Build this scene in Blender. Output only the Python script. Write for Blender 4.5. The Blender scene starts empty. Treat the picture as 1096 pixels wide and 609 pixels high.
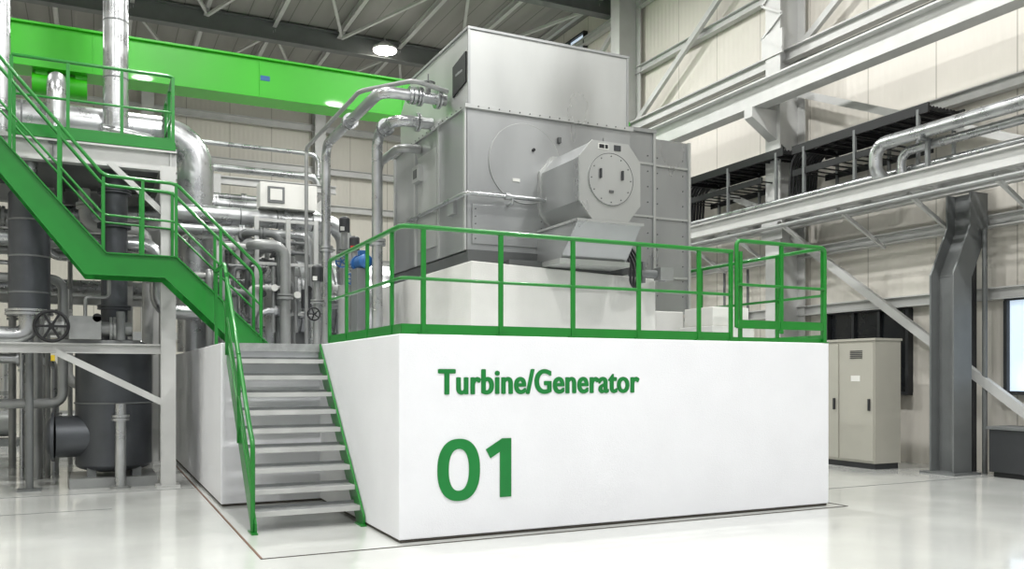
import bpy, math, random
from mathutils import Vector, Matrix
random.seed(7)
S = bpy.context.scene
V = Vector

# ---------------------------------------------------------------- materials
def s2l(c):
    return tuple(((x/255)/12.92 if x/255 <= 0.04045 else ((x/255+0.055)/1.055)**2.4) for x in c)

def mat(name, rgb, rough=0.5, metal=0.0, var=0.08, scale=3.0, bump=0.0, bscale=60.0, emit=0, stretch=None, coat=0.0, rvar=0.0):
    m = bpy.data.materials.new(name); m.use_nodes = True
    nt = m.node_tree; N = nt.nodes; L = nt.links
    b = N['Principled BSDF']
    c = s2l(rgb)
    b.inputs['Roughness'].default_value = rough
    b.inputs['Metallic'].default_value = metal
    b.inputs['Coat Weight'].default_value = coat
    tc = N.new('ShaderNodeTexCoord')
    src = tc.outputs['Object']
    if stretch:
        mp = N.new('ShaderNodeMapping'); mp.inputs['Scale'].default_value = stretch
        L.new(src, mp.inputs['Vector']); src = mp.outputs['Vector']
    no = N.new('ShaderNodeTexNoise'); no.inputs['Scale'].default_value = scale; no.inputs['Detail'].default_value = 5
    L.new(src, no.inputs['Vector'])
    cr = N.new('ShaderNodeValToRGB')
    cr.color_ramp.elements[0].position = 0.3; cr.color_ramp.elements[1].position = 0.7
    cr.color_ramp.elements[0].color = tuple(x*(1-var) for x in c)+(1,)
    cr.color_ramp.elements[1].color = tuple(min(1, x*(1+var)) for x in c)+(1,)
    L.new(no.outputs['Fac'], cr.inputs['Fac'])
    L.new(cr.outputs['Color'], b.inputs['Base Color'])
    if rvar:
        mr = N.new('ShaderNodeMapRange'); mr.inputs['From Min'].default_value = 0.3; mr.inputs['From Max'].default_value = 0.7
        mr.inputs['To Min'].default_value = max(0.03, rough-rvar); mr.inputs['To Max'].default_value = rough+rvar
        L.new(no.outputs['Fac'], mr.inputs['Value']); L.new(mr.outputs['Result'], b.inputs['Roughness'])
    if bump:
        n2 = N.new('ShaderNodeTexNoise'); n2.inputs['Scale'].default_value = bscale
        L.new(src, n2.inputs['Vector'])
        bp = N.new('ShaderNodeBump'); bp.inputs['Strength'].default_value = bump; bp.inputs['Distance'].default_value = 0.01
        L.new(n2.outputs['Fac'], bp.inputs['Height']); L.new(bp.outputs['Normal'], b.inputs['Normal'])
    if emit:
        b.inputs['Emission Color'].default_value = c+(1,)
        b.inputs['Emission Strength'].default_value = emit
    return m

def panel_mat(name, rgb, seam, axis, width=1.0, rough=0.55, depth=0.5, corr=6.0):
    m = mat(name, rgb, rough, 0.0, 0.04, 0.6)
    nt = m.node_tree; N = nt.nodes; L = nt.links; b = N['Principled BSDF']
    tc = N.new('ShaderNodeTexCoord'); sp = N.new('ShaderNodeSeparateXYZ'); L.new(tc.outputs['Object'], sp.inputs[0])
    ax = sp.outputs[axis]
    def math_(op, a, v=None):
        n = N.new('ShaderNodeMath'); n.operation = op
        L.new(a, n.inputs[0])
        if v is not None: n.inputs[1].default_value = v
        return n.outputs[0]
    fr = math_('FRACT', math_('DIVIDE', ax, width))
    se = math_('LESS_THAN', fr, 0.025/width)
    mx = N.new('ShaderNodeMix'); mx.data_type = 'RGBA'
    old = b.inputs['Base Color'].links[0].from_socket
    L.new(se, mx.inputs['Factor']); L.new(old, mx.inputs['A']); mx.inputs['B'].default_value = s2l(seam)+(1,)
    L.new(mx.outputs['Result'], b.inputs['Base Color'])
    wv = math_('SINE', math_('MULTIPLY', ax, corr*6.283))
    bp = N.new('ShaderNodeBump'); bp.inputs['Strength'].default_value = depth; bp.inputs['Distance'].default_value = 0.02
    L.new(wv, bp.inputs['Height']); L.new(bp.outputs['Normal'], b.inputs['Normal'])
    return m

M_FLOOR = mat('floor_epoxy', (206,208,204), 0.15, 0, 0.06, 0.7, 0.02, 25, coat=0.4, rvar=0.05)
M_JOINT_OR_SHADE = mat('joint_and_gap_shade', (70,66,60), 0.8)
M_RUST = mat('rust_edge', (112,86,72), 0.8)
M_BLOCK = mat('painted_concrete_white', (229,230,234), 0.6, 0, 0.02, 2, 0.25, 90)
M_PED = mat('pedestal_concrete', (200,200,196), 0.65, 0, 0.06, 2, 0.2, 70)
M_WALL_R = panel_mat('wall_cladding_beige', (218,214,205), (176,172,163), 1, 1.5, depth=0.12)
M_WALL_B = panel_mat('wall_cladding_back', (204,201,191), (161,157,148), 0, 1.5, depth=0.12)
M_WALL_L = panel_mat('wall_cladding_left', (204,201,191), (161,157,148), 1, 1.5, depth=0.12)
M_CEIL = panel_mat('ceiling_deck_grey', (142,141,137), (98,97,94), 0, 0.6, 0.6, 0.8, 1.66)
M_STEEL = mat('steel_painted_light', (188,189,187), 0.5, 0.1, 0.06)
M_STEELD = mat('steel_painted_grey', (108,111,111), 0.5, 0.2, 0.08)
M_DARK = mat('steel_dark', (54,56,58), 0.5, 0.3, 0.1)
M_BLACK = mat('black_tray', (24,25,27), 0.5, 0.2, 0.1)
M_GREEN = mat('green_paint', (10,118,32), 0.35, 0, 0.05, coat=0.3)
M_GRNB = mat('crane_green', (52,182,16), 0.4, 0, 0.08, 0.8, coat=0.2)
M_TEXT = mat('letter_green', (6,118,48), 0.4)
M_GEN = mat('generator_paint', (160,162,162), 0.33, 0.7, 0.12, 1.3, 0.06, 6, stretch=(1,1,0.35), rvar=0.08)
M_GEN2 = mat('generator_paint_light', (182,184,182), 0.33, 0.65, 0.10, 1.3, 0.05, 6, stretch=(1,1,0.35), rvar=0.08)
M_GEND = mat('generator_seam', (88,90,90), 0.5, 0.4, 0.05)
M_LAG = mat('pipe_lagging_aluminium', (178,180,181), 0.3, 0.85, 0.14, 4, 0.15, 12, rvar=0.08)
M_PIPE = mat('pipe_grey', (146,148,147), 0.4, 0.4, 0.12)
M_VES = mat('vessel_dark_grey', (78,81,85), 0.42, 0.5, 0.15, 3)
M_TREAD = mat('tread_galvanised', (162,164,164), 0.45, 0.4, 0.15, 12, 0.2, 80)
M_CAB = mat('cabinet_beige', (164,162,152), 0.5, 0, 0.03)
M_WHITE = mat('white_enclosure', (212,212,207), 0.5, 0, 0.03)
M_BLUE = mat('motor_blue', (38,92,150), 0.4, 0.1)
M_YEL = mat('tag_yellow', (220,190,40), 0.5)
M_RED = mat('tag_red', (190,40,30), 0.5)
M_GLASSD = mat('window_dark_glass', (34,37,40), 0.1, 0.2, 0.1)
M_GLASSL = mat('window_daylight', (205,222,240), 0.2, 0, 0.02, emit=0.8)
M_LAMP = mat('lamp_lens', (255,250,238), 0.3, 0, 0.0, emit=40)

# ---------------------------------------------------------------- mesh builder
class MB:
    def __init__(s, name): s.name=name; s.v=[]; s.f=[]; s.m=[]; s.s=[]; s.mats=[]
    def mi(s, m):
        if m not in s.mats: s.mats.append(m)
        return s.mats.index(m)
    def add(s, vs, fs, m, smooth=False):
        o=len(s.v); s.v += [tuple(v) for v in vs]; k=s.mi(m)
        for f in fs: s.f.append([i+o for i in f]); s.m.append(k); s.s.append(smooth)
    def hexa(s, c, m):
        s.add(c, [(0,1,2,3),(4,7,6,5),(0,4,5,1),(1,5,6,2),(2,6,7,3),(3,7,4,0)], m)
    def box(s, x0,x1,y0,y1,z0,z1, m):
        s.hexa([(x0,y0,z0),(x1,y0,z0),(x1,y1,z0),(x0,y1,z0),(x0,y0,z1),(x1,y0,z1),(x1,y1,z1),(x0,y1,z1)], m)
    def frame(s, d, up=V((0,0,1))):
        d=d.normalized(); si=d.cross(up)
        if si.length<1e-4: si=d.cross(V((0,1,0)))
        si.normalize(); u=si.cross(d).normalized(); return d,si,u
    def beam(s, p,q,w,h,m,up=V((0,0,1))):
        p=V(p);q=V(q); d,si,u=s.frame(q-p,up); a=si*w/2; b=u*h/2
        s.hexa([p-a-b,p+a-b,p+a+b,p-a+b,q-a-b,q+a-b,q+a+b,q-a+b], m)
    def ibeam(s, p,q,w,h,m,t=0.03,up=V((0,0,1))):
        p=V(p);q=V(q); d,si,u=s.frame(q-p,up)
        s.beam(p,q,t*0.7,h-2*t,m,up)
        o=u*(h/2-t/2); s.beam(p+o,q+o,w,t,m,up); s.beam(p-o,q-o,w,t,m,up)
    def cyl(s, p,q,r,m,seg=20,r2=None,caps=True):
        p=V(p);q=V(q); r2=r if r2 is None else r2; d,si,u=s.frame(q-p)
        A=[];Bq=[]
        for i in range(seg):
            t=2*math.pi*i/seg; e=si*math.cos(t)+u*math.sin(t)
            A.append(p+e*r);Bq.append(q+e*r2)
        s.add(A+Bq,[(i,(i+1)%seg,(i+1)%seg+seg,i+seg) for i in range(seg)],m,True)
        if caps:
            s.add(A,[tuple(range(seg))],m); s.add(Bq,[tuple(range(seg))],m)
    def pipe(s, pts,r,m,bend=None,seg=14,flanges=False):
        pts=[V(p) for p in pts]; bend = r*2.2 if bend is None else bend
        P=[pts[0]]
        for i in range(1,len(pts)-1):
            a=pts[i-1]-pts[i]; b=pts[i+1]-pts[i]
            t=min(bend,a.length*0.49,b.length*0.49)
            A=pts[i]+a.normalized()*t; C=pts[i]+b.normalized()*t
            for k in range(7):
                w=k/6
                w1=math.sqrt(0.5); den=(1-w)**2+2*w1*w*(1-w)+w*w
                P.append((A*(1-w)**2+pts[i]*2*w1*w*(1-w)+C*w*w)/den)
        P.append(pts[-1])
        d,si,u=s.frame(P[1]-P[0]); rings=[]
        prev=d
        for i,p in enumerate(P):
            if i==0: t=(P[1]-P[0]).normalized()
            elif i==len(P)-1: t=(P[-1]-P[-2]).normalized()
            else: t=((P[i+1]-P[i]).normalized()+(P[i]-P[i-1]).normalized()).normalized()
            q=prev.rotation_difference(t); si=q@si; u=q@u; prev=t
            rings.append([p+(si*math.cos(2*math.pi*k/seg)+u*math.sin(2*math.pi*k/seg))*r for k in range(seg)])
        vs=[v for R in rings for v in R]; fs=[]
        for i in range(len(rings)-1):
            for k in range(seg):
                fs.append((i*seg+k,i*seg+(k+1)%seg,(i+1)*seg+(k+1)%seg,(i+1)*seg+k))
        s.add(vs,fs,m,True)
        s.add(rings[0],[tuple(range(seg))],m); s.add(rings[-1],[tuple(range(seg))],m)
        if flanges:
            for i in range(1,len(pts)):
                a=pts[i-1];b=pts[i];l=(b-a).length
                if l>bend*2.6:
                    c=(a+b)/2; dd=(b-a).normalized()
                    s.cyl(c-dd*0.02,c+dd*0.02,r*1.55,m); s.cyl(c+dd*0.035,c+dd*0.07,r*1.55,m)
    def flange(s,c,ax,r,m,t=0.04):
        c=V(c);ax=V(ax).normalized(); s.cyl(c-ax*t,c-ax*0.006,r,m,24); s.cyl(c+ax*0.006,c+ax*t,r,m,24)
    def lag(s,p,q,r,m,step=0.6):
        p=V(p);q=V(q); s.cyl(p,q,r,m,28); L=(q-p).length; d=(q-p).normalized()
        k=step/2
        while k<L: s.cyl(p+d*(k-0.012),p+d*(k+0.012),r*1.02,M_STEELD,28); k+=step
    def prism(s, poly, axis, a, b, m):
        n=len(poly)
        def mk(t,c):
            x,y=t
            return {0:(c,x,y),1:(x,c,y),2:(x,y,c)}[axis]
        A=[mk(t,a) for t in poly];Bq=[mk(t,b) for t in poly]
        s.add(A+Bq,[tuple(range(n)),tuple(range(2*n-1,n-1,-1))]+[(i,(i+1)%n,(i+1)%n+n,i+n) for i in range(n)],m)
    def torus(s,c,ax,R,r,m,seg=32,ss=8):
        c=V(c); d,si,u=s.frame(V(ax)); vs=[];fs=[]
        for i in range(seg):
            t=2*math.pi*i/seg; e=si*math.cos(t)+u*math.sin(t)
            for k in range(ss):
                w=2*math.pi*k/ss; vs.append(c+e*(R+r*math.cos(w))+d*r*math.sin(w))
        for i in range(seg):
            for k in range(ss):
                fs.append((i*ss+k,((i+1)%seg)*ss+k,((i+1)%seg)*ss+(k+1)%ss,i*ss+(k+1)%ss))
        s.add(vs,fs,m,True)
    def dome(s,c,ax,r,h,m,seg=28,n=6):
        c=V(c); d,si,u=s.frame(V(ax)); vs=[];fs=[]
        for j in range(n+1):
            t=math.pi/2*j/n; rr=r*math.cos(t) if j<n else 0.001
            for i in range(seg):
                a=2*math.pi*i/seg; vs.append(c+(si*math.cos(a)+u*math.sin(a))*rr+d*h*math.sin(t))
        for j in range(n):
            for i in range(seg):
                fs.append((j*seg+i,j*seg+(i+1)%seg,(j+1)*seg+(i+1)%seg,(j+1)*seg+i))
        s.add(vs,fs,m,True)
    def wheel(s,c,ax,R,m,r=0.014,spokes=5):
        s.torus(c,ax,R,r,m); c=V(c); d,si,u=s.frame(V(ax))
        for i in range(spokes):
            t=2*math.pi*i/spokes; e=si*math.cos(t)+u*math.sin(t)
            s.beam(c,c+e*R,r*1.4,r*1.4,m,d)
        s.cyl(c-d*0.03,c+d*0.03,R*0.2,m,14)
        s.cyl(c,c+d*R*1.4,r,m,8)
    def bolts(s, pts, ax, r, m):
        ax=V(ax)
        for p in pts: s.cyl(V(p),V(p)+ax*r*0.9,r,m,6)
    def done(s, bevel=0, parent=None):
        me=bpy.data.meshes.new(s.name); me.from_pydata(s.v,[],s.f)
        for m in s.mats: me.materials.append(m)
        for p,k,sm in zip(me.polygons,s.m,s.s): p.material_index=k; p.use_smooth=sm
        import bmesh
        bm=bmesh.new(); bm.from_mesh(me); bmesh.ops.recalc_face_normals(bm,faces=bm.faces); bm.to_mesh(me); bm.free()
        me.update()
        o=bpy.data.objects.new(s.name,me); S.collection.objects.link(o)
        if bevel:
            md=o.modifiers.new('bevel','BEVEL'); md.width=bevel; md.segments=2; md.limit_method='ANGLE'; md.angle_limit=math.radians(50)
        if parent: o.parent=parent
        return o

def railing(b, pts, h=1.04, mids=(0.5,), posts=None, r=0.024, kick=0.0, m=None, spacing=0.9, square=True):
    m=m or M_GREEN
    pts=[V(p) for p in pts]; up=V((0,0,1))
    b.pipe([p+up*h for p in pts],r,m,bend=0.08,seg=10)
    for f in mids: b.pipe([p+up*h*f for p in pts],r*0.75,m,bend=0.06,seg=8)
    for i in range(len(pts)-1):
        a,c=pts[i],pts[i+1]; L=(c-a).length; n=max(1,round(L/spacing))
        for k in range(n+1):
            if i>0 and k==0: continue
            p=a.lerp(c,k/n)
            b.beam(p,p+up*(h-0.01),0.045,0.03,m) if square else b.cyl(p,p+up*h,r,m,10)
            b.beam(p,p+up*0.012,0.12,0.09,m)
        if kick: b.beam(a+up*kick/2,c+up*kick/2,0.012,kick,m)

# ---------------------------------------------------------------- room shell
XL,XR,YB,ZC=-12,13.5,33,12.5
b=MB('floor'); b.box(XL-0.3,XR+0.3,-7,YB+0.3,-0.3,0,M_FLOOR); b.done()
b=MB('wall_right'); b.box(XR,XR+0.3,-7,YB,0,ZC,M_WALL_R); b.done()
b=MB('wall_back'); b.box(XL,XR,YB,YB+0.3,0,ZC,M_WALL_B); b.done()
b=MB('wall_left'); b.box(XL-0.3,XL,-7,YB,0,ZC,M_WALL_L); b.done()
b=MB('ceiling'); b.box(XL-0.3,XR+0.3,-7,YB+0.3,ZC,ZC+0.2,M_CEIL); b.done()

b=MB('trim_floor_channel')
b.box(1.31,1.33,7.72,18,0.0,0.006,M_RUST); b.box(1.31,8.3,7.70,7.712,0.0,0.006,M_JOINT_OR_SHADE)
b.box(8.3,8.315,7.70,18,0.0,0.006,M_JOINT_OR_SHADE)
b.box(8.6,13.4,9.0,9.01,0,0.004,M_STEELD); b.box(9.3,9.31,9.0,22,0,0.004,M_STEELD)
b.box(-6,1.3,13.0,13.012,0,0.004,M_STEELD); b.box(-6,0.2,11.4,11.412,0,0.004,M_STEELD)
b.done()

b=MB('roof_truss')
for y in (9,15,21,27,32.6):
    b.ibeam((XL,y,ZC-0.35),(XR,y,ZC-0.35),0.3,0.6,M_STEELD)
for x in range(-11,14,2):
    b.ibeam((x,-7,ZC-0.12),(x,YB,ZC-0.12),0.12,0.2,M_STEEL,0.02)
for y in (15,21,27):
    for i,x in enumerate(range(-11,12,4)):
        b.beam((x,y,ZC-0.3),(x+2,y+5.6,ZC-0.3),0.08,0.08,M_STEEL)
        b.beam((x+4,y,ZC-0.35),(x+2,y+5.6,ZC-0.35),0.08,0.08,M_STEEL)
b.done()

b=MB('steel_frame')
for y in (1.7,7.7,13.7,19.7,25.7,31.7):
    b.ibeam((13.0,y,0),(13.0,y,ZC),0.42,0.7,M_STEEL,0.03,up=V((1,0,0)))
    b.beam((12.95,y,0),(12.95,y,0.03),0.9,0.7,M_STEEL)
    b.prism([(12.9,6.3),(12.9,7.05),(12.0,7.05),(12.0,6.85)],1,y-0.12,y+0.12,M_STEEL)
    for z in (4.4,8.2):
        b.box(12.62,12.66,y-0.3,y+0.3,z,z+0.5,M_STEEL)
for z in (2.95,4.15,6.35,8.1,9.9,11.7):
    b.ibeam((13.37,-6,z),(13.37,YB,z),0.18,0.2,M_STEEL,0.02)
b.ibeam((12.2,-6,7.3),(12.2,32,7.3),0.34,0.5,M_STEEL,0.035)
b.ibeam((13.0,-6,8.25),(13.0,32,8.25),0.2,0.26,M_STEEL,0.03)
for y in (1.7,7.7,13.7,19.7,25.7):
    b.beam((13.15,y+5.9,7.5),(13.15,y+0.1,4.9),0.1,0.14,M_STEEL)
    b.beam((13.15,y+5.9,8.3),(13.15,y+0.1,11.7),0.1,0.14,M_STEEL)
    b.beam((13.1,y+5.9,4.5),(13.1,y+0.1,0.45),0.1,0.15,M_STEEL)
for y in (13.7,):
    z=8.3
    while z<12.2:
        b.beam((12.62,y-0.3,z),(12.62,y+0.3,z+0.35),0.03,0.05,M_STEEL); b.beam((12.62,y+0.3,z+0.35),(12.62,y-0.3,z+0.7),0.03,0.05,M_STEEL); z+=0.7
b.done()
b=MB('steel_frame')
for x in (-10.3,-4.3,1.7,7.7):
    b.ibeam((x,32.6,0),(x,32.6,ZC),0.4,0.5,M_STEEL,0.03,up=V((0,1,0)))
for z in (3,6,8,9.4,11):
    b.ibeam((XL,32.8,z),(XR,32.8,z),0.18,0.25,M_STEEL,0.02)
b.done()

def window(name,y0,y1,z0,z1,glass,n):
    b=MB(name)
    b.box(13.44,13.47,y0,y1,z0,z1,glass)
    for (a,c,d,e) in ((y0-0.05,y1+0.05,z0-0.06,z0),(y0-0.05,y1+0.05,z1,z1+0.06),(y0-0.06,y0,z0,z1),(y1,y1+0.06,z0,z1)):
        b.box(13.36,13.5,a,c,d,e,M_DARK)
    for i in range(1,n):
        y=y0+(y1-y0)*i/n; b.box(13.38,13.46,y-0.03,y+0.03,z0,z1,M_DARK)
    b.done()
window('window_1',11.05,12.9,1.3,2.82,M_GLASSD,3)
window('window_2',7.95,9.1,1.35,2.82,M_GLASSL,2)
window('window_3',22.6,24.4,11.5,12.0,M_GLASSL,2)

# crane (single box girder with underslung trolley)
b=MB('overhead_crane')
XE=11.75
b.box(-11.4,XE,17.75,18.25,7.2,7.93,M_GRNB); b.box(-11.4,XE,17.68,18.32,7.93,7.97,M_GRNB); b.box(-11.4,XE,17.68,18.32,7.16,7.2,M_GRNB)
b.box(-11.5,-11.15,17.4,20.2,7.45,7.85,M_GRNB); b.box(XE,XE+0.25,18.0,20.2,7.57,7.9,M_GRNB)
for x in (-9,-6,-3,0,3,6,9): b.box(x-0.012,x+0.012,17.735,17.75,7.2,7.93,M_GRNB)
for y in (18.3,19.9): b.cyl((XE+0.3,y,7.7),(XE+0.5,y,7.7),0.15,M_DARK)
b.cyl((-1.0,18.0,6.95),(-0.1,18.0,6.95),0.2,M_GRNB); b.box(-0.95,-0.75,17.85,18.15,6.9,7.16,M_GRNB); b.box(-0.3,-0.1,17.85,18.15,6.9,7.16,M_GRNB)
b.pipe([(-0.55,18.0,6.8),(-0.55,18.0,6.3)],0.03,M_DARK)
b.box(3.0,3.2,17.74,17.75,7.52,7.62,M_BLUE)
b.done(0.01)

# ---------------------------------------------------------------- plinth
b=MB('turbine_plinth')
b.prism([(2.616,7.85),(8.15,7.85),(8.15,19),(1.4,19),(1.4,11.0),(2.616,11.0)],2,0.03,2.0,M_BLOCK)
b.prism([(2.63,7.864),(8.136,7.864),(8.136,19),(1.414,19),(1.414,11.014),(2.63,11.014)],2,0.0,0.03,M_JOINT_OR_SHADE)  # dark base strip paints in the shadow line of the gap
b.done(0.012)

def lettering(name,txt,x0,x1,z0,z1,off,shifts,sp=1.0):
    root=bpy.data.objects.new(name,None); S.collection.objects.link(root); root.location=(x0,7.85,z0)
    for i,(dx,dz) in enumerate(shifts):
        cu=bpy.data.curves.new('letters','FONT'); cu.body=txt; cu.extrude=0.003; cu.offset=off; cu.size=1; cu.space_character=sp
        cu.materials.append(M_TEXT)
        o=bpy.data.objects.new('letters',cu); S.collection.objects.link(o)
        bpy.context.view_layer.update()
        xs=[c[0] for c in o.bound_box]; ys=[c[1] for c in o.bound_box]
        sx=(x1-x0)/(max(xs)-min(xs)); sz=(z1-z0)/(max(ys)-min(ys))
        o.scale=(sx,sz,1); o.rotation_euler=(math.pi/2,0,0)
        o.location=(-min(xs)*sx+dx,-0.004-0.0003*i,-min(ys)*sz+dz)
        o.parent=root
lettering('turbine_generator_lettering','Turbine/Generator',3.02,5.345,1.415,1.665,0.012,
          [(-0.009,0),(0.009,0),(0,0.003),(0,-0.003)],1.06)
b=MB('number_lettering')
def ring(cx,cz,a,bb,ia,ib,y0,y1,m,n=56,e=0.86):
    def P(A,B,t):
        c,s_=math.cos(t),math.sin(t)
        return (cx+A*math.copysign(abs(c)**e,c), cz+B*math.copysign(abs(s_)**e,s_))
    vs=[]
    for y in (y0,y1):
        for (A,B) in ((a,bb),(ia,ib)):
            for i in range(n):
                x,z=P(A,B,2*math.pi*i/n); vs.append((x,y,z))
    fs=[]
    for i in range(n):
        j=(i+1)%n
        fs+= [(i,j,n+j,n+i),(2*n+i,3*n+i,3*n+j,2*n+j),(i,2*n+i,2*n+j,j),(n+i,n+j,3*n+j,3*n+i)]
    b.add(vs,fs,m)
ring(3.23,0.675,0.225,0.305,0.108,0.205,7.840,7.8495,M_TEXT)
b.prism([(3.675,0.38),(3.80,0.38),(3.80,0.97),(3.70,0.97),(3.675,0.955)],1,7.840,7.8495,M_TEXT)
b.prism([(3.70,0.97),(3.52,0.865),(3.57,0.775),(3.68,0.84),(3.72,0.97)],1,7.8405,7.8495,M_TEXT)
b.done()

# ---------------------------------------------------------------- platform stairs
b=MB('platform_stairs')
x0,x1=1.49,2.585
for i in range(9):
    z=0.2*(i+1); y=9.08+0.205*i
    b.box(x0,x1,y,y+0.25,z-0.035,z,M_TREAD); b.box(x0,x1,y-0.012,y,z-0.05,z+0.002,M_STEEL)
    b.box(x0,x1,y+0.24,y+0.25,z-0.04,z+0.03,M_STEELD)
b.box(x0,x1,10.93,10.995,1.9,2.0,M_TREAD)
for x in (x0-0.025,x1-0.0):
    b.prism([(8.95,0.0),(9.2,0.0),(10.99,1.75),(10.99,2.0),(10.93,2.0),(8.95,0.1)],0,x,x+0.022,M_GREEN)
    b.box(x-0.04,x+0.025,8.9,9.15,0,0.015,M_GREEN)
xr=x0-0.035
b.pipe([(xr,11.9,2.98),(xr,11.1,2.98),(xr,9.2,1.06),(xr,9.02,0.92),(xr,9.02,0.0)],0.025,M_GREEN,0.08,10)
b.pipe([(xr,11.1,2.5),(xr,9.05,0.5)],0.018,M_GREEN,0.05,8)
for y,z in ((9.95,0.85),(10.9,1.85)):
    b.beam((xr,y,z),(xr,y,z+1.0),0.04,0.03,M_GREEN)
b.beam((xr,11.9,2.0),(xr,11.9,2.98),0.04,0.03,M_GREEN)
b.done()

# ---------------------------------------------------------------- platform railing
b=MB('platform_railing')
yf=7.9; xl=2.66; xr_=8.1; z=2.0
b.pipe([(xl,10.7,z+0.02),(xl,10.7,z+1.04),(xl,yf,z+1.04),(6.68,yf,z+1.04)],0.025,M_GREEN,0.07,10)
b.pipe([(xl,10.7,z+0.54),(xl,yf,z+0.54),(6.68,yf,z+0.54)],0.018,M_GREEN,0.05,8)
for x in (2.88,3.71,4.55,5.38,6.2,6.66):
    b.beam((x,yf,z),(x,yf,z+1.03),0.045,0.03,M_GREEN); b.box(x-0.06,x+0.06,yf-0.04,yf+0.04,z,z+0.015,M_GREEN)
for y in (8.2,9.05,9.9,10.7):
    b.beam((xl,y,z),(xl,y,z+1.03),0.03,0.045,M_GREEN)
b.box(xl-0.006,xl+0.006,yf,10.7,z,z+0.10,M_GREEN); b.box(xl,6.68,yf-0.006,yf+0.006,z,z+0.10,M_GREEN)
b.box(6.68,xr_,yf-0.006,yf+0.006,z,z+0.05,M_GREEN)
b.pipe([(6.72,yf-0.03,z+0.16),(6.72,yf-0.03,z+1.17),(xr_,yf-0.03,z+1.17),(xr_,yf-0.03,z+0.0)],0.025,M_GREEN,0.06,10)
b.beam((6.72,yf-0.03,z+0.2),(xr_,yf-0.03,z+0.2),0.02,0.1,M_GREEN)
b.pipe([(6.72,yf-0.03,z+0.66),(xr_,yf-0.03,z+0.66)],0.018,M_GREEN)
b.beam((7.4,yf-0.03,z+0.1),(7.4,yf-0.03,z+1.17),0.045,0.03,M_GREEN)
b.beam((6.8,yf,z),(6.8,yf,z+1.05),0.045,0.03,M_GREEN)
railing(b,[(xr_,yf,z),(xr_,15,z)],1.17,(0.5,),kick=0.1,spacing=0.8)
b.done()

# ---------------------------------------------------------------- generator
b=MB('generator_pedestal')
b.prism([(3.98,2.0),(6.6,2.0),(6.6,2.86),(3.98,2.95)],1,9.3,12.9,M_PED)
b.box(6.62,7.5,9.9,12.9,2.0,2.5,M_PED)
b.done(0.015)

b=MB('generator')
gx0,gx1,gy=4.09,6.37,9.6
b.box(gx0-0.04,gx1+0.04,gy-0.05,12.45,2.95,3.12,M_GEND)
b.box(gx0-0.04,gx1+0.03,gy,12.4,3.1,4.83,M_GEN)
b.box(gx0-0.07,gx1+0.06,gy-0.04,12.42,4.83,4.88,M_GEN2)
b.prism([(gy+0.02,4.88),(gy+0.02,5.8),(11.75,5.8),(12.2,5.45),(12.2,4.88)],0,gx0,gx1,M_GEN2)
b.box(gx0-0.02,gx1+0.02,gy,11.77,5.8,5.83,M_GEN)
for x in (4.09,6.37): b.box(x-0.015,x+0.015,gy+0.005,gy+0.025,4.9,5.8,M_GEN)
b.bolts([(gx0+0.1+i*0.14,gy-0.04,4.855) for i in range(16)],(0,-1,0),0.009,M_GEND)
b.bolts([(gx0-0.07,gy+0.1+i*0.15,4.855) for i in range(18)],(-1,0,0),0.009,M_GEND)
for y in (9.62,10.5,11.4,12.3): b.box(gx0-0.065,gx0-0.03,y-0.02,y+0.03,3.12,4.83,M_GEN2)
b.box(gx0-0.05,gx0-0.04,10.6,11.3,3.3,4.6,M_GEN2)
b.box(gx0-0.12,gx0-0.04,11.1,11.35,4.25,4.47,M_GEN2); b.box(gx0-0.125,gx0-0.12,11.15,11.3,4.3,4.42,M_GEND)
b.box(gx0-0.09,gx0-0.04,9.9,10.1,3.6,3.8,M_GEN)
b.prism([(9.68,5.18),(9.68,5.55),(10.1,5.48),(10.1,5.1)],0,gx0-0.02,gx0-0.002,M_BLACK)
b.box(gx0-0.022,gx0-0.02,9.78,10.0,5.33,5.36,M_STEELD)
# shallow end shield ring, same finish as the body
b.cyl((4.84,gy+0.01,4.24),(4.84,gy-0.012,4.24),0.50,M_GEN,56)
b.torus((4.84,gy-0.012,4.24),(0,1,0),0.495,0.004,M_GEN2,56,6)
b.box(4.12,5.1,gy-0.02,gy,3.2,3.68,M_GEN)
for x in (4.16,5.06): b.bolts([(x,gy-0.02,3.26+0.09*i) for i in range(5)],(0,-1,0),0.009,M_GEND)
b.box(5.98,6.3,gy-0.02,gy,3.3,4.7,M_GEN)
b.box(4.66,4.76,gy-0.025,gy-0.012,4.0,4.04,M_WHITE); b.box(5.3,5.34,gy-0.04,gy,4.55,4.62,M_GEND)
b.cyl((4.95,gy-0.012,4.42),(4.95,gy-0.04,4.42),0.02,M_BLACK,12)
b.pipe([(4.0,11.6,3.78),(4.0,gy-0.14,3.78),(5.1,gy-0.14,3.78)],0.028,M_LAG,0.08,8)
b.pipe([(4.6,gy-0.14,3.78),(4.6,gy-0.14,3.7),(4.6,gy,3.7)],0.02,M_LAG,0.03,8)
b.cyl((4.5,gy-0.14,3.78),(4.56,gy-0.14,3.78),0.045,M_LAG,12)
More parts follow.
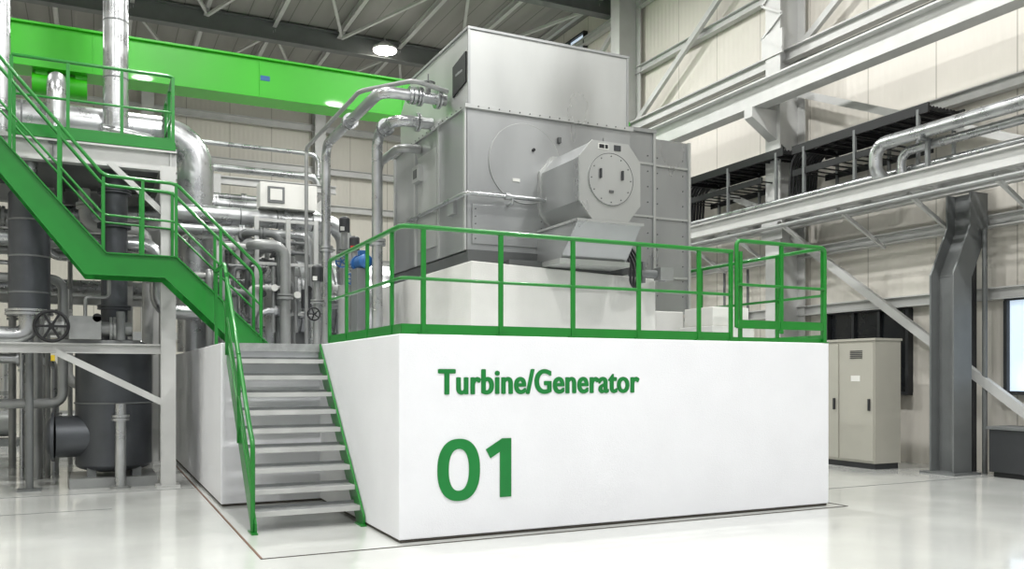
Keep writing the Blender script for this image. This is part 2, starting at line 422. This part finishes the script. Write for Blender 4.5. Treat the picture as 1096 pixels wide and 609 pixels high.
# projecting exciter housing (chamfered)
ex0,ex1=5.04,5.88; ey=8.6
def octo(x0,x1,z0,z1,c,d=None):
    d=d or c
    return [(x0+c,z0),(x1-c,z0),(x1,z0+d),(x1,z1-d),(x1-c,z1),(x0+c,z1),(x0,z1-d),(x0,z0+d)]
b.prism(octo(ex0+0.01,ex1-0.01,3.43,4.33,0.17,0.2),1,ey+0.02,gy+0.05,M_GEN)
b.prism(octo(ex0,ex1,3.42,4.34,0.17,0.2),1,ey,ey+0.03,M_GEN2)
b.prism(octo(ex0-0.02,ex1+0.02,3.40,4.36,0.18,0.21),1,gy-0.06,gy-0.0,M_GEN2)
cx,cz=(ex0+ex1)/2,3.9
b.cyl((cx,ey+0.01,cz),(cx,ey-0.016,cz),0.31,M_GEN2,48)
b.torus((cx,ey-0.016,cz),(0,1,0),0.305,0.004,M_GEND,48,6)
for dx in (-0.15,0.15): b.box(cx+dx-0.01,cx+dx+0.01,ey-0.045,ey-0.016,cz+0.0,cz+0.11,M_DARK)
b.box(cx-0.03,cx+0.03,ey-0.03,ey-0.016,cz-0.16,cz-0.13,M_GEND)
b.box(cx-0.17,cx-0.03,ey-0.008,ey,4.245,4.31,M_WHITE); b.box(cx-0.16,cx-0.09,ey-0.012,ey-0.008,4.255,4.3,M_BLACK); b.box(cx-0.08,cx-0.04,ey-0.012,ey-0.008,4.255,4.3,M_BLACK); b.box(cx+0.05,cx+0.14,ey-0.01,ey,4.245,4.31,M_DARK)
b.bolts([(cx+0.27*math.cos(t*math.pi/6),ey-0.016,cz+0.27*math.sin(t*math.pi/6)) for t in range(12)],(0,-1,0),0.008,M_GEND)
def taper(x0,x1,y0,y1,z0,X0,X1,Y0,Y1,z1,m):
    b.hexa([(x0,y0,z0),(x1,y0,z0),(x1,y1,z0),(x0,y1,z0),(X0,Y0,z1),(X1,Y0,z1),(X1,Y1,z1),(X0,Y1,z1)],m)
taper(4.98,5.9,8.95,9.62,2.98, 5.02,5.9,8.6,9.62,3.4, M_GEN)
b.box(4.95,5.93,8.9,9.62,2.93,2.99,M_GEN2); b.box(5.0,5.92,8.58,9.62,3.385,3.415,M_GEN2)
b.box(4.5,6.2,9.35,9.62,2.9,3.0,M_GEND)
for i in range(4):
    b.pipe([(5.98+0.05*i,9.3,3.3),(6.0+0.05*i,9.1,3.15),(6.02+0.05*i,9.0,2.95),(6.1+0.05*i,9.15,2.75),(6.3,9.25,2.7)],0.018,M_BLACK,0.1,8)
b.cyl((6.1,9.15,2.9),(6.6,9.15,2.9),0.05,M_STEELD); b.cyl((6.55,9.15,2.9),(6.62,9.15,2.9),0.09,M_STEELD); b.box(6.5,6.7,9.05,9.2,2.82,2.98,M_PIPE)
b.cyl((6.3,9.15,2.78),(6.3,9.15,3.05),0.03,M_STEELD,10)
b.box(6.43,7.2,10.2,12.4,2.5,5.05,M_GEN); b.box(7.2,7.85,10.25,12.3,2.5,5.0,M_GEN)
b.box(6.4,7.23,10.16,12.4,5.05,5.1,M_GEN)
b.box(7.18,7.22,10.17,10.2,2.5,5.05,M_GEN2); b.box(7.82,7.86,10.2,10.25,2.5,5.0,M_GEN2)
for z in (3.0,3.85,4.6): b.box(6.45,7.18,10.18,10.2,z,z+0.03,M_GEN2); b.box(7.22,7.82,10.22,10.25,z,z+0.03,M_GEN2)
for x in (6.55,7.1,7.3,7.75): b.bolts([(x,10.2 if x<7.2 else 10.25,2.75+0.22*i) for i in range(10)],(0,-1,0),0.01,M_GEND)
b.box(gx1+0.02,6.5,gy+0.3,10.3,3.1,5.0,M_GEN)
b.done(0.008)

b=MB('auxiliary_plinth'); b.box(7.2,7.9,8.9,9.6,2.0,2.25,M_PED); b.box(7.25,7.85,8.95,9.55,2.25,2.5,M_WHITE); b.done(0.01)

b=MB('cooling_water_piping')
b.pipe([(4.06,10.3,5.12),(3.2,10.3,5.12),(3.2,13.1,5.12),(3.2,13.1,2.0)],0.07,M_LAG,0.2,flanges=True)
b.pipe([(4.06,10.8,4.95),(3.55,10.8,4.95),(3.55,11.6,4.95),(3.55,11.6,2.0)],0.075,M_LAG,0.2,flanges=True)
b.pipe([(4.03,11.2,4.7),(3.75,11.2,4.7),(3.75,12.2,4.7),(3.75,12.2,2.0)],0.06,M_PIPE,0.16)
for p in ((3.95,10.3,5.12),(3.7,10.3,5.12),(3.85,10.8,4.95)):
    b.flange(p,(1,0,0),0.12,M_LAG,0.03)
b.cyl((3.82,10.3,5.12),(3.82,10.3,5.3),0.035,M_PIPE); b.wheel((3.82,10.3,5.31),(0,0,1),0.08,M_STEELD,0.01)
b.pipe([(4.05,10.2,5.2),(3.6,10.2,5.28),(3.1,10.9,5.28),(3.1,14,5.28),(3.1,14,2.0)],0.03,M_PIPE,0.1)
b.done()

b=MB('lube_oil_motor')
b.cyl((3.42,12.0,3.2),(3.42,11.72,3.2),0.10,M_BLUE,24); b.dome((3.42,11.72,3.2),(0,-1,0),0.10,0.05,M_BLUE); b.cyl((3.42,12.0,3.2),(3.42,12.08,3.2),0.12,M_BLUE,24)
b.box(3.36,3.48,11.8,11.92,3.29,3.36,M_BLUE); b.box(3.3,3.47,11.74,12.05,2.0,3.1,M_STEELD)
b.cyl((3.3,12.3,2.0),(3.3,12.3,2.9),0.12,M_PIPE)
b.done(0.005)

# ---------------------------------------------------------------- access stairs
b=MB('access_stairs')
sy0,sy1=12.6,13.25
def stringer(y):
    b.prism([(-1.80,5.12),(-1.5,5.12),(0.16,3.22),(-0.1,2.93)],1,y,y+0.02,M_GREEN)
    b.prism([(-0.1,2.93),(0.16,3.22),(1.02,3.22),(0.88,2.93)],1,y,y+0.02,M_GREEN)
    b.prism([(0.88,2.93),(1.02,3.22),(2.3,2.0),(1.84,2.0)],1,y,y+0.02,M_GREEN)
for y in (sy0,sy1): stringer(y)
b.beam((-1.5,sy0-0.02,5.12),(0.16,sy0-0.02,3.22),0.06,0.015,M_GREEN); b.beam((0.16,sy0-0.02,3.22),(1.02,sy0-0.02,3.22),0.06,0.015,M_GREEN)
b.beam((1.02,sy0-0.02,3.22),(2.3,sy0-0.02,2.0),0.06,0.015,M_GREEN)
b.box(0.05,1.0,sy0+0.03,sy1,3.12,3.16,M_STEELD)
for i in range(1,6):
    z=3.14-0.2*i; x=0.98+0.21*i; b.box(x-0.02,x+0.2,sy0+0.03,sy1,z-0.03,z,M_STEELD)
for i in range(1,10):
    z=3.14+0.2*i; x=0.12-0.17*i; b.box(x-0.2,x+0.02,sy0+0.03,sy1,z-0.03,z,M_STEELD)
for y in (sy0+0.01,sy1):
    b.pipe([(-2.3,y,6.25),(-1.55,y,6.2),(0.12,y,4.25),(1.02,y,4.22),(2.15,y,3.12),(2.15,y,2.0)],0.024,M_GREEN,0.08,10)
    b.pipe([(-1.6,y,5.68),(0.12,y,3.73),(1.02,y,3.7),(2.15,y,2.6)],0.016,M_GREEN,0.06,8)
    for x,z in ((-1.5,5.1),(-0.95,4.5),(-0.4,3.85),(0.12,3.2),(0.6,3.2),(1.02,3.2),(1.6,2.65)):
        b.beam((x,y,z),(x,y,z+1.03),0.04,0.03,M_GREEN)
b.done()

b=MB('mezzanine_platform')
b.box(-6,1.1,13.5,14.6,4.86,4.92,M_STEEL); b.box(-6,1.1,14.6,17.2,4.86,4.92,M_STEELD)
b.ibeam((-6,13.55,4.72),(1.1,13.55,4.72),0.16,0.3,M_STEEL,0.025); b.ibeam((-6,17,4.72),(1.1,17,4.72),0.16,0.3,M_STEEL,0.025)
b.ibeam((1.02,13.5,4.72),(1.02,17.2,4.72),0.16,0.3,M_STEEL,0.025)
for x in (-5,-3.5,-2,-0.5): b.ibeam((x,13.5,4.72),(x,17.2,4.72),0.12,0.24,M_STEELD,0.02)
for (x,y) in ((0.97,13.38),(0.97,17.0),(-3.2,13.4),(-3.2,17.0)):
    b.ibeam((x,y,0),(x,y,4.6),0.2,0.22,M_STEEL,0.022,up=V((0,1,0))); b.box(x-0.16,x+0.16,y-0.16,y+0.16,0,0.03,M_STEEL)
b.ibeam((-6,13.38,1.98),(0.97,13.38,1.98),0.12,0.14,M_STEEL,0.02)
b.beam((-0.45,13.3,1.92),(0.92,13.3,1.2),0.05,0.09,M_STEEL)
b.beam((0.2,13.38,4.6),(0.95,13.38,3.9),0.05,0.08,M_STEEL)
b.box(0.92,1.06,13.18,13.26,3.0,3.18,M_WHITE)
railing(b,[(-1.0,13.52,4.92),(1.05,13.52,4.92),(1.05,17,4.92)],1.05,(0.5,),kick=0.14,spacing=0.7)
b.box(-1.0,1.08,13.47,13.49,4.88,5.0,M_GREEN)
b.done()

b=MB('condensate_tank')
b.cyl((0.28,14.15,0.3),(0.28,14.15,2.0),0.52,M_VES,40); b.dome((0.28,14.15,2.0),(0,0,1),0.52,0.16,M_VES); b.dome((0.28,14.15,0.3),(0,0,-1),0.52,0.12,M_VES)
for a in range(4):
    x=0.28+0.42*math.cos(a*math.pi/2+0.78); y=14.15+0.42*math.sin(a*math.pi/2+0.78)
    b.box(x-0.06,x+0.06,y-0.06,y+0.06,0,0.5,M_STEELD)
b.box(-0.3,0.84,13.6,14.75,0,0.14,M_PIPE)
b.cyl((-0.5,14.0,0.72),(0.0,14.05,0.72),0.3,M_VES,32); b.cyl((-0.54,14.0,0.72),(-0.5,14.0,0.72),0.35,M_VES,32); b.dome((-0.54,14.0,0.72),(-1,0,0),0.28,0.09,M_VES)
b.torus((0.28,14.15,1.2),(0,0,1),0.525,0.012,M_STEELD,40)
b.pipe([(0.35,13.5,1.2),(0.35,13.5,0.02)],0.075,M_LAG); b.flange((0.35,13.5,1.0),(0,0,1),0.12,M_LAG); b.cyl((0.35,13.5,0),(0.35,13.5,0.03),0.14,M_PIPE)
b.cyl((0.28,14.0,2.1),(0.28,14.0,4.6),0.18,M_VES,28)
for z in (2.6,3.2,3.8,4.3): b.flange((0.28,14.0,z),(0,0,1),0.23,M_VES,0.03)
b.done()

b=MB('separator_vessel')
b.lag((-0.8,13.75,2.5),(-0.8,13.75,4.1),0.26,M_VES,0.5); b.dome((-0.8,13.75,4.1),(0,0,1),0.26,0.1,M_VES)
b.cyl((-0.8,13.75,4.1),(-0.8,13.75,4.85),0.1,M_LAG); b.flange((-0.8,13.75,2.48),(0,0,1),0.3,M_LAG)
b.pipe([(-0.8,13.75,2.5),(-0.8,13.75,2.15),(-2.6,13.75,2.15)],0.13,M_LAG,0.25)
b.box(-0.95,-0.65,13.6,13.9,0,0.02,M_STEELD); b.cyl((-0.8,13.75,0),(-0.8,13.75,2.2),0.05,M_STEELD)
b.done()

b=MB('gate_valve')
b.wheel((-0.5,13.0,2.26),(0,1,0),0.2,M_BLACK,0.022,6)
b.box(-0.3,0.1,13.2,13.6,2.1,2.42,M_PIPE); b.cyl((-0.5,13.0,2.26),(-0.5,13.5,2.26),0.06,M_PIPE)
b.cyl((-0.6,13.5,2.26),(0.5,13.5,2.26),0.1,M_PIPE); b.flange((0.25,13.5,2.26),(1,0,0),0.17,M_PIPE); b.flange((-0.35,13.5,2.26),(1,0,0),0.17,M_PIPE)
b.pipe([(-0.1,13.4,2.4),(-0.1,13.4,2.7),(0.2,13.4,2.7),(0.2,13.4,3.0)],0.025,M_PIPE)
b.cyl((0.35,13.35,2.1),(0.35,13.35,2.5),0.06,M_STEELD); b.box(0.5,0.62,13.3,13.4,2.1,2.22,M_PIPE)
b.box(-0.52,-0.47,13.3,13.31,1.8,1.88,M_YEL)
b.cyl((0.05,13.25,2.4),(0.05,13.2,2.4),0.06,M_BLACK,16)
b.box(-0.6,0.6,13.42,13.58,2.05,2.1,M_PIPE)
b.done(0.004)

b=MB('main_steam_piping')
b.lag((0.32,15,4.93),(0.32,15,11.85),0.185,M_LAG,0.9); b.flange((0.32,15,5.35),(0,0,1),0.27,M_LAG)
b.pipe([(-2.6,15.4,5.6),(1.55,15.4,5.6),(1.55,15.4,4.5),(1.55,15.4,2.0)],0.29,M_LAG,0.6,28)
for x in (-1.6,-1.0,-0.4,0.2): b.cyl((x,15.4,5.6),(x+0.025,15.4,5.6),0.296,M_STEELD,28)
b.flange((1.55,15.4,4.4),(0,0,1),0.38,M_LAG)
b.pipe([(-0.5,14.6,4.95),(-0.5,14.6,6.1),(-0.5,16.4,6.1)],0.13,M_LAG,0.3)
b.pipe([(-1.25,15.0,4.95),(-1.25,15.0,11.8)],0.13,M_LAG,0.35)
b.flange((-1.25,15.0,5.6),(0,0,1),0.2,M_LAG); b.flange((-1.25,15.0,7.4),(0,0,1),0.2,M_LAG)
b.pipe([(0.9,14.7,4.95),(0.9,14.7,5.3),(0.1,14.3,5.3)],0.08,M_LAG,0.15)
b.pipe([(-1.0,16.5,4.3),(3.95,16.5,4.7),(3.95,16.5,2.0)],0.14,M_LAG,0.35)
b.pipe([(1.0,15,4.26),(4.0,15,4.26),(4.0,15,2.0)],0.15,M_LAG,0.35,20)
for x in (2.2,2.8,3.4): b.cyl((x,15,4.26),(x+0.02,15,4.26),0.156,M_STEELD,20)
b.pipe([(1.0,14.6,3.95),(3.3,14.6,3.95),(3.3,14.6,2.0)],0.07,M_LAG,0.18,flanges=True)
b.pipe([(0.9,15.9,4.62),(2.9,15.9,4.62),(2.9,17.5,4.62)],0.1,M_LAG,0.2,flanges=True)
b.pipe([(-2.5,14.4,3.6),(0.9,14.4,3.6),(0.9,14.4,2.6),(2.2,14.4,2.6),(2.2,14.4,2.0)],0.12,M_LAG,0.25,flanges=True)
b.pipe([(-2.5,14.2,3.0),(-0.4,14.2,3.0),(-0.4,14.2,1.2),(-2.4,14.2,1.2)],0.07,M_PIPE,0.15,flanges=True)
b.pipe([(1.6,13.9,2.0),(1.6,13.9,3.2),(1.6,16,3.2)],0.05,M_PIPE,0.12)
b.done()

b=MB('steam_turbine')
b.lag((3.0,16.0,2.9),(5.4,16.0,2.9),0.8,M_LAG,0.6); b.dome((3.0,16.0,2.9),(-1,0,0),0.8,0.3,M_LAG)
b.box(3.0,5.4,15.4,16.6,2.0,2.4,M_STEELD); b.cyl((3.6,16,3.5),(3.6,16,4.4),0.3,M_LAG,24)
b.done()
b=MB('instrument_rack')
for x in (2.35,2.85,3.3):
    b.beam((x,14.2,2.0),(x,14.2,4.15),0.07,0.07,M_STEEL)
for z in (2.6,3.4,4.1): b.beam((2.35,14.2,z),(3.3,14.2,z),0.05,0.05,M_STEEL)
b.box(2.5,3.45,14.75,15.1,4.42,4.84,M_WHITE); b.box(2.62,2.9,14.73,14.75,4.5,4.77,M_STEELD); b.box(2.66,2.86,14.72,14.73,4.54,4.73,M_WHITE)
b.beam((2.95,14.9,2.0),(2.95,14.9,4.42),0.06,0.06,M_STEELD)
for i in range(5):
    x=2.42+0.18*i; b.cyl((x,14.12,2.2+0.1*(i%2)),(x,14.12,3.2+0.15*(i%3)),0.03,M_PIPE,10); b.cyl((x,14.05,2.9+0.1*(i%3)),(x,14.0,2.9+0.1*(i%3)),0.055,M_WHITE if i%2 else M_BLACK,16)
b.box(3.05,3.2,14.05,14.15,2.7,3.0,M_DARK)
b.done(0.004)
b=MB('control_valve')
for (x,y,z) in ((3.62,13.6,3.9),(3.95,14.2,3.7),(3.0,12.8,3.0),(1.8,13.9,3.1)):
    b.cyl((x,y,z),(x,y,z+0.2),0.085,M_DARK,20); b.dome((x,y,z+0.2),(0,0,1),0.085,0.05,M_DARK); b.cyl((x,y,2.0),(x,y,z),0.05,M_PIPE); b.flange((x,y,z-0.3),(0,0,1),0.1,M_PIPE,0.03)
    b.wheel((x-0.1,y-0.2,z-0.5),(0,-1,0),0.09,M_BLUE if x>3.5 else M_BLACK,0.012)
    b.box(x-0.1,x-0.04,y-0.15,y-0.12,z+0.0,z+0.06,M_RED if x>3.9 else M_WHITE)
b.done()

b=MB('pipe_rack')
for x in (-4.5,-2.0,0.6,2.2,4.4):
    for y in (18.0,19.3):
        b.ibeam((x,y,0 if x<1.4 else 2.0),(x,y,5.6),0.16,0.16,M_STEEL,0.02)
    for z in (3.0,4.2,5.5): b.ibeam((x,18,z),(x,19.3,z),0.14,0.16,M_STEEL,0.02)
for z in (3.0,4.2,5.5):
    b.ibeam((-6,18.0,z),(4.6,18.0,z),0.12,0.16,M_STEEL,0.02)
for i in range(18):
    y=18.1+random.random()*0.9; z=random.choice((3.1,4.3,4.9)); r=random.choice((0.05,0.08,0.12,0.16))
    xe=1.8+random.random()*2.6
    b.pipe([(-6,y,z+r),(xe,y,z+r),(xe,y,2.0)],r,random.choice((M_LAG,M_LAG,M_PIPE)),r*2.5,12,flanges=random.random()<0.4)
for i in range(14):
    x=-4+random.random()*7.5; y=17.3+random.random()*0.5; r=random.choice((0.04,0.06,0.1)); z0=2.0 if x>1.3 else 0
    z1=3+random.random()*2.2
    b.pipe([(x,y,z0),(x,y,z1),(x+random.choice((-1.4,1.4)),y,z1)],r,random.choice((M_LAG,M_PIPE,M_STEEL)),r*2.5,12,flanges=True)
for z,r in ((5.9,0.08),(6.4,0.05)):
    b.pipe([(-6,18.7,z),(4.4,18.7,z),(4.4,18.7,5.5)],r,M_LAG,0.2,12,flanges=True)
b.done()
b=MB('local_piping')
for i in range(14):
    x=-2.2+random.random()*3.0; y=14.9+random.random()*1.8; r=random.choice((0.035,0.05,0.08)); z1=1.2+random.random()*3.0
    b.pipe([(x,y,0),(x,y,z1),(x-0.9,y,z1),(x-0.9,y,min(z1+0.8,4.5))],r,random.choice((M_LAG,M_PIPE,M_STEEL)),r*2.5,10,flanges=True)
b.done()
b=MB('local_piping')
for i in range(22):
    x=1.7+random.random()*2.0; y=13.9+random.random()*1.2; r=random.choice((0.03,0.045,0.06,0.08)); z1=2.5+random.random()*1.5
    sx=random.choice((-1,1))*0.5
    b.pipe([(x,y,2),(x,y,z1),(x+sx,y,z1),(x+sx,y+0.6,z1)],r,random.choice((M_LAG,M_PIPE,M_STEEL,M_STEELD)),r*2.5,10,flanges=True)
b.done()

for k,(x,y) in enumerate(((-2.2,23),(-0.4,24.5),(0.6,22))):
    b=MB('pump_skid')
    b.box(x-0.7,x+0.7,y-0.4,y+0.4,0,0.15,M_STEELD); b.cyl((x-0.5,y,0.5),(x+0.1,y,0.5),0.22,M_PIPE,20); b.cyl((x+0.25,y,0.5),(x+0.5,y,0.5),0.3,M_PIPE,24)
    b.box(x-0.4,x,y-0.2,y+0.2,0.15,0.35,M_STEELD); b.pipe([(x+0.37,y,0.7),(x+0.37,y,2.4),(x+0.37,y+1.0,2.4)],0.1,M_LAG); b.flange((x+0.37,y,1.2),(0,0,1),0.17,M_PIPE)
    b.cyl((x+0.1,y,0.5),(x+0.25,y,0.5),0.06,M_STEELD); b.done(0.005)

# ---------------------------------------------------------------- right side equipment
b=MB('electrical_cabinet')
X0,X1,Y0,Y1,H=11.93,12.55,10.47,12.77,2.2
b.box(X0,X1,Y0,Y1,0.1,H,M_CAB); b.box(X0+0.03,X1-0.03,Y0+0.03,Y1-0.03,0,0.1,M_DARK); b.box(X0-0.02,X1+0.02,Y0-0.02,Y1+0.02,H,H+0.04,M_CAB)
n=3; w=(Y1-Y0)/n
for i in range(n):
    a=Y0+i*w; b.box(X0-0.02,X0,a+0.02,a+w-0.02,0.14,H-0.04,M_CAB)
    for k in range(5): b.box(X0-0.03,X0-0.02,a+0.25,a+w-0.25,1.9+0.03*k,1.912+0.03*k,M_DARK)
    b.box(X0-0.06,X0-0.02,a+0.08,a+0.11,1.0,1.2,M_DARK); b.box(X0-0.024,X0-0.02,a+0.3,a+0.5,1.5,1.6,M_WHITE)
b.done(0.006)
b=MB('safety_sign'); b.box(11.86,11.905,12.1,12.35,1.4,1.62,M_TEXT); b.box(11.86,11.905,12.1,12.35,1.25,1.4,M_WHITE); b.done()

b=MB('offset_support_column')
def hcol(ya,yb,m):
    b.prism([(12.42,0),(12.85,0),(12.85,3.2),(12.42,3.25)],1,ya,yb,m)
    b.prism([(12.42,3.25),(12.85,3.2),(13.25,4.0),(12.82,4.05)],1,ya,yb,m)
    b.prism([(12.82,4.05),(13.25,4.0),(13.25,4.6),(12.82,4.6)],1,ya,yb,m)
hcol(9.35,9.38,M_STEELD); hcol(9.77,9.8,M_STEELD)
for (p,q) in (((12.63,9.575,0),(12.63,9.575,3.22)),((12.63,9.575,3.22),(13.03,9.575,4.02)),((13.03,9.575,4.02),(13.03,9.575,4.6))):
    b.beam(p,q,0.03,0.40,M_STEELD,up=V((0,1,0)))
b.box(12.3,12.95,9.25,9.9,0,0.03,M_STEELD)
b.cyl((13.1,9.3,0),(13.1,9.3,4.0),0.04,M_STEELD); b.beam((13.2,9.6,0),(13.2,9.6,3.9),0.1,0.1,M_DARK)
b.done()
b=MB('floor_storage_chest'); b.box(12.78,13.35,7.6,9.0,0.08,0.75,M_DARK); b.box(12.82,13.3,7.65,8.95,0,0.08,M_BLACK); b.box(12.75,13.35,7.57,9.03,0.75,0.8,M_STEELD)
b.box(12.76,12.78,8.2,8.4,0.55,0.6,M_STEELD)
b.done(0.006)

b=MB('pipe_bridge')
for x in (12.0,13.0): b.ibeam((x,-4,4.78),(x,30,4.78),0.16,0.28,M_STEEL,0.025)
y=-3.5
while y<30:
    b.ibeam((12.0,y,4.82),(13.3,y,4.82),0.1,0.14,M_STEEL,0.015)
    b.beam((13.35,y,4.0),(12.15,y,4.62),0.06,0.06,M_STEEL); y+=1.5
b.pipe([(11.92,-4,5.5),(11.92,10.45,5.5),(11.92,10.45,5.05),(12.1,10.45,4.95)],0.11,M_LAG,0.3,18)
b.pipe([(12.12,-4,5.32),(12.12,10.1,5.32),(12.12,10.1,4.95)],0.075,M_LAG,0.2,18)
b.pipe([(12.3,-4,5.06),(12.3,28,5.06)],0.06,M_LAG,None,14)
b.pipe([(12.5,-4,5.05),(12.5,28,5.05)],0.05,M_PIPE,None,14)
b.pipe([(12.75,-4,5.05),(12.75,28,5.05)],0.05,M_PIPE,None,14)
for y in (3.5,5.5,7.5,9.5): b.beam((12.0,y,4.9),(12.0,y,5.4),0.06,0.06,M_STEELD); b.beam((11.8,y,5.37),(12.25,y,5.37),0.05,0.05,M_STEELD)
b.pipe([(11.95,-4,4.5),(11.95,28,4.5)],0.04,M_PIPE,None,10)
b.done()

def tray(y0,y1,z,x0=12.28,x1=13.15):
    b=MB('cable_tray')
    for x in (x0,x1): b.box(x-0.02,x+0.02,y0,y1,z-0.09,z+0.07,M_BLACK)
    y=y0+0.02
    while y<y1: b.box(x0,x1,y,y+0.04,z-0.04,z-0.01,M_BLACK); y+=0.25
    for i in range(9):
        x=x0+0.1+i*(x1-x0-0.2)/8
        b.pipe([(x,y0+0.05,z+0.02),(x,y1-0.3,z+0.02+0.01*(i%3)),(x,y1+0.12,z-0.1),(x,y1+0.2,z-0.9)],0.03,M_BLACK,0.35,8)
    for y in (y0+0.2,(y0+y1)/2,y1-0.3):
        for x in (x0,x1): b.beam((x,y,4.92),(x,y,z),0.05,0.05,M_STEELD)
        b.beam((x0,y,z-0.08),(x1,y,z-0.08),0.05,0.05,M_BLACK)
    for x in (x0,x1): b.box(x-0.015,x+0.015,y0+0.6,y1,z-0.52,z-0.4,M_BLACK)
    y=y0+0.7
    while y<y1: b.box(x0,x1,y,y+0.04,z-0.47,z-0.45,M_BLACK); y+=0.25
    b.done()
tray(9.7,12.75,6.0); tray(13.0,16.3,6.05); tray(16.8,21.0,6.05)

b=MB('conduit')
for y in (10.2,14.5,15.2,16.0): b.cyl((13.3,y,0.0),(13.3,y,4.0),0.03,M_STEELD,8)
b.done()

# ---------------------------------------------------------------- lamps
def lamp(x,y,z,power):
    e=bpy.data.objects.new('high_bay_or_fill_lamp',None); S.collection.objects.link(e); e.location=(x,y,z)
    b=MB('housing'); b.cyl((0,0,0.12),(0,0,0.3),0.33,M_STEEL,24,0.12); b.cyl((0,0,0.3),(0,0,0.42),0.02,M_STEEL,8); b.cyl((0,0,0.05),(0,0,0.12),0.38,M_STEEL,24); b.cyl((0,0,0.0),(0,0,0.05),0.35,M_LAMP,24); b.done(parent=e)
    l=bpy.data.lights.new('lamp_light','AREA'); l.shape='DISK'; l.size=0.6; l.energy=power; l.color=(1,0.995,0.985)
    o=bpy.data.objects.new('lamp_light',l); S.collection.objects.link(o); o.parent=e; o.location=(0,0,-0.02)
for x in (-5,1.5,8):
    for y in (-3,4,11,18.5):
        lamp(x,y,11.6,{-5:330,1.5:430,8:490}[x])  # unseen lamp grid, added to light the hall and front faces
lamp(8.3,26.3,11.85,450); lamp(-9,26,11.7,350)  # first lamp hangs in view, second is unseen

w=bpy.data.worlds.new('World'); S.world=w; w.use_nodes=True
bg=w.node_tree.nodes['Background']; bg.inputs['Color'].default_value=(0.95,0.97,1,1); bg.inputs['Strength'].default_value=0.55

# ---------------------------------------------------------------- camera
cam=bpy.data.cameras.new('camera'); co=bpy.data.objects.new('camera',cam); S.collection.objects.link(co)
co.location=(0,0,1.6); co.rotation_euler=(math.pi/2,0,-math.radians(25.9))
cam.sensor_width=36; cam.lens=30.32; cam.shift_y=0.089; cam.clip_end=200
S.camera=co
S.view_settings.view_transform='Standard'
S.view_settings.look='None'
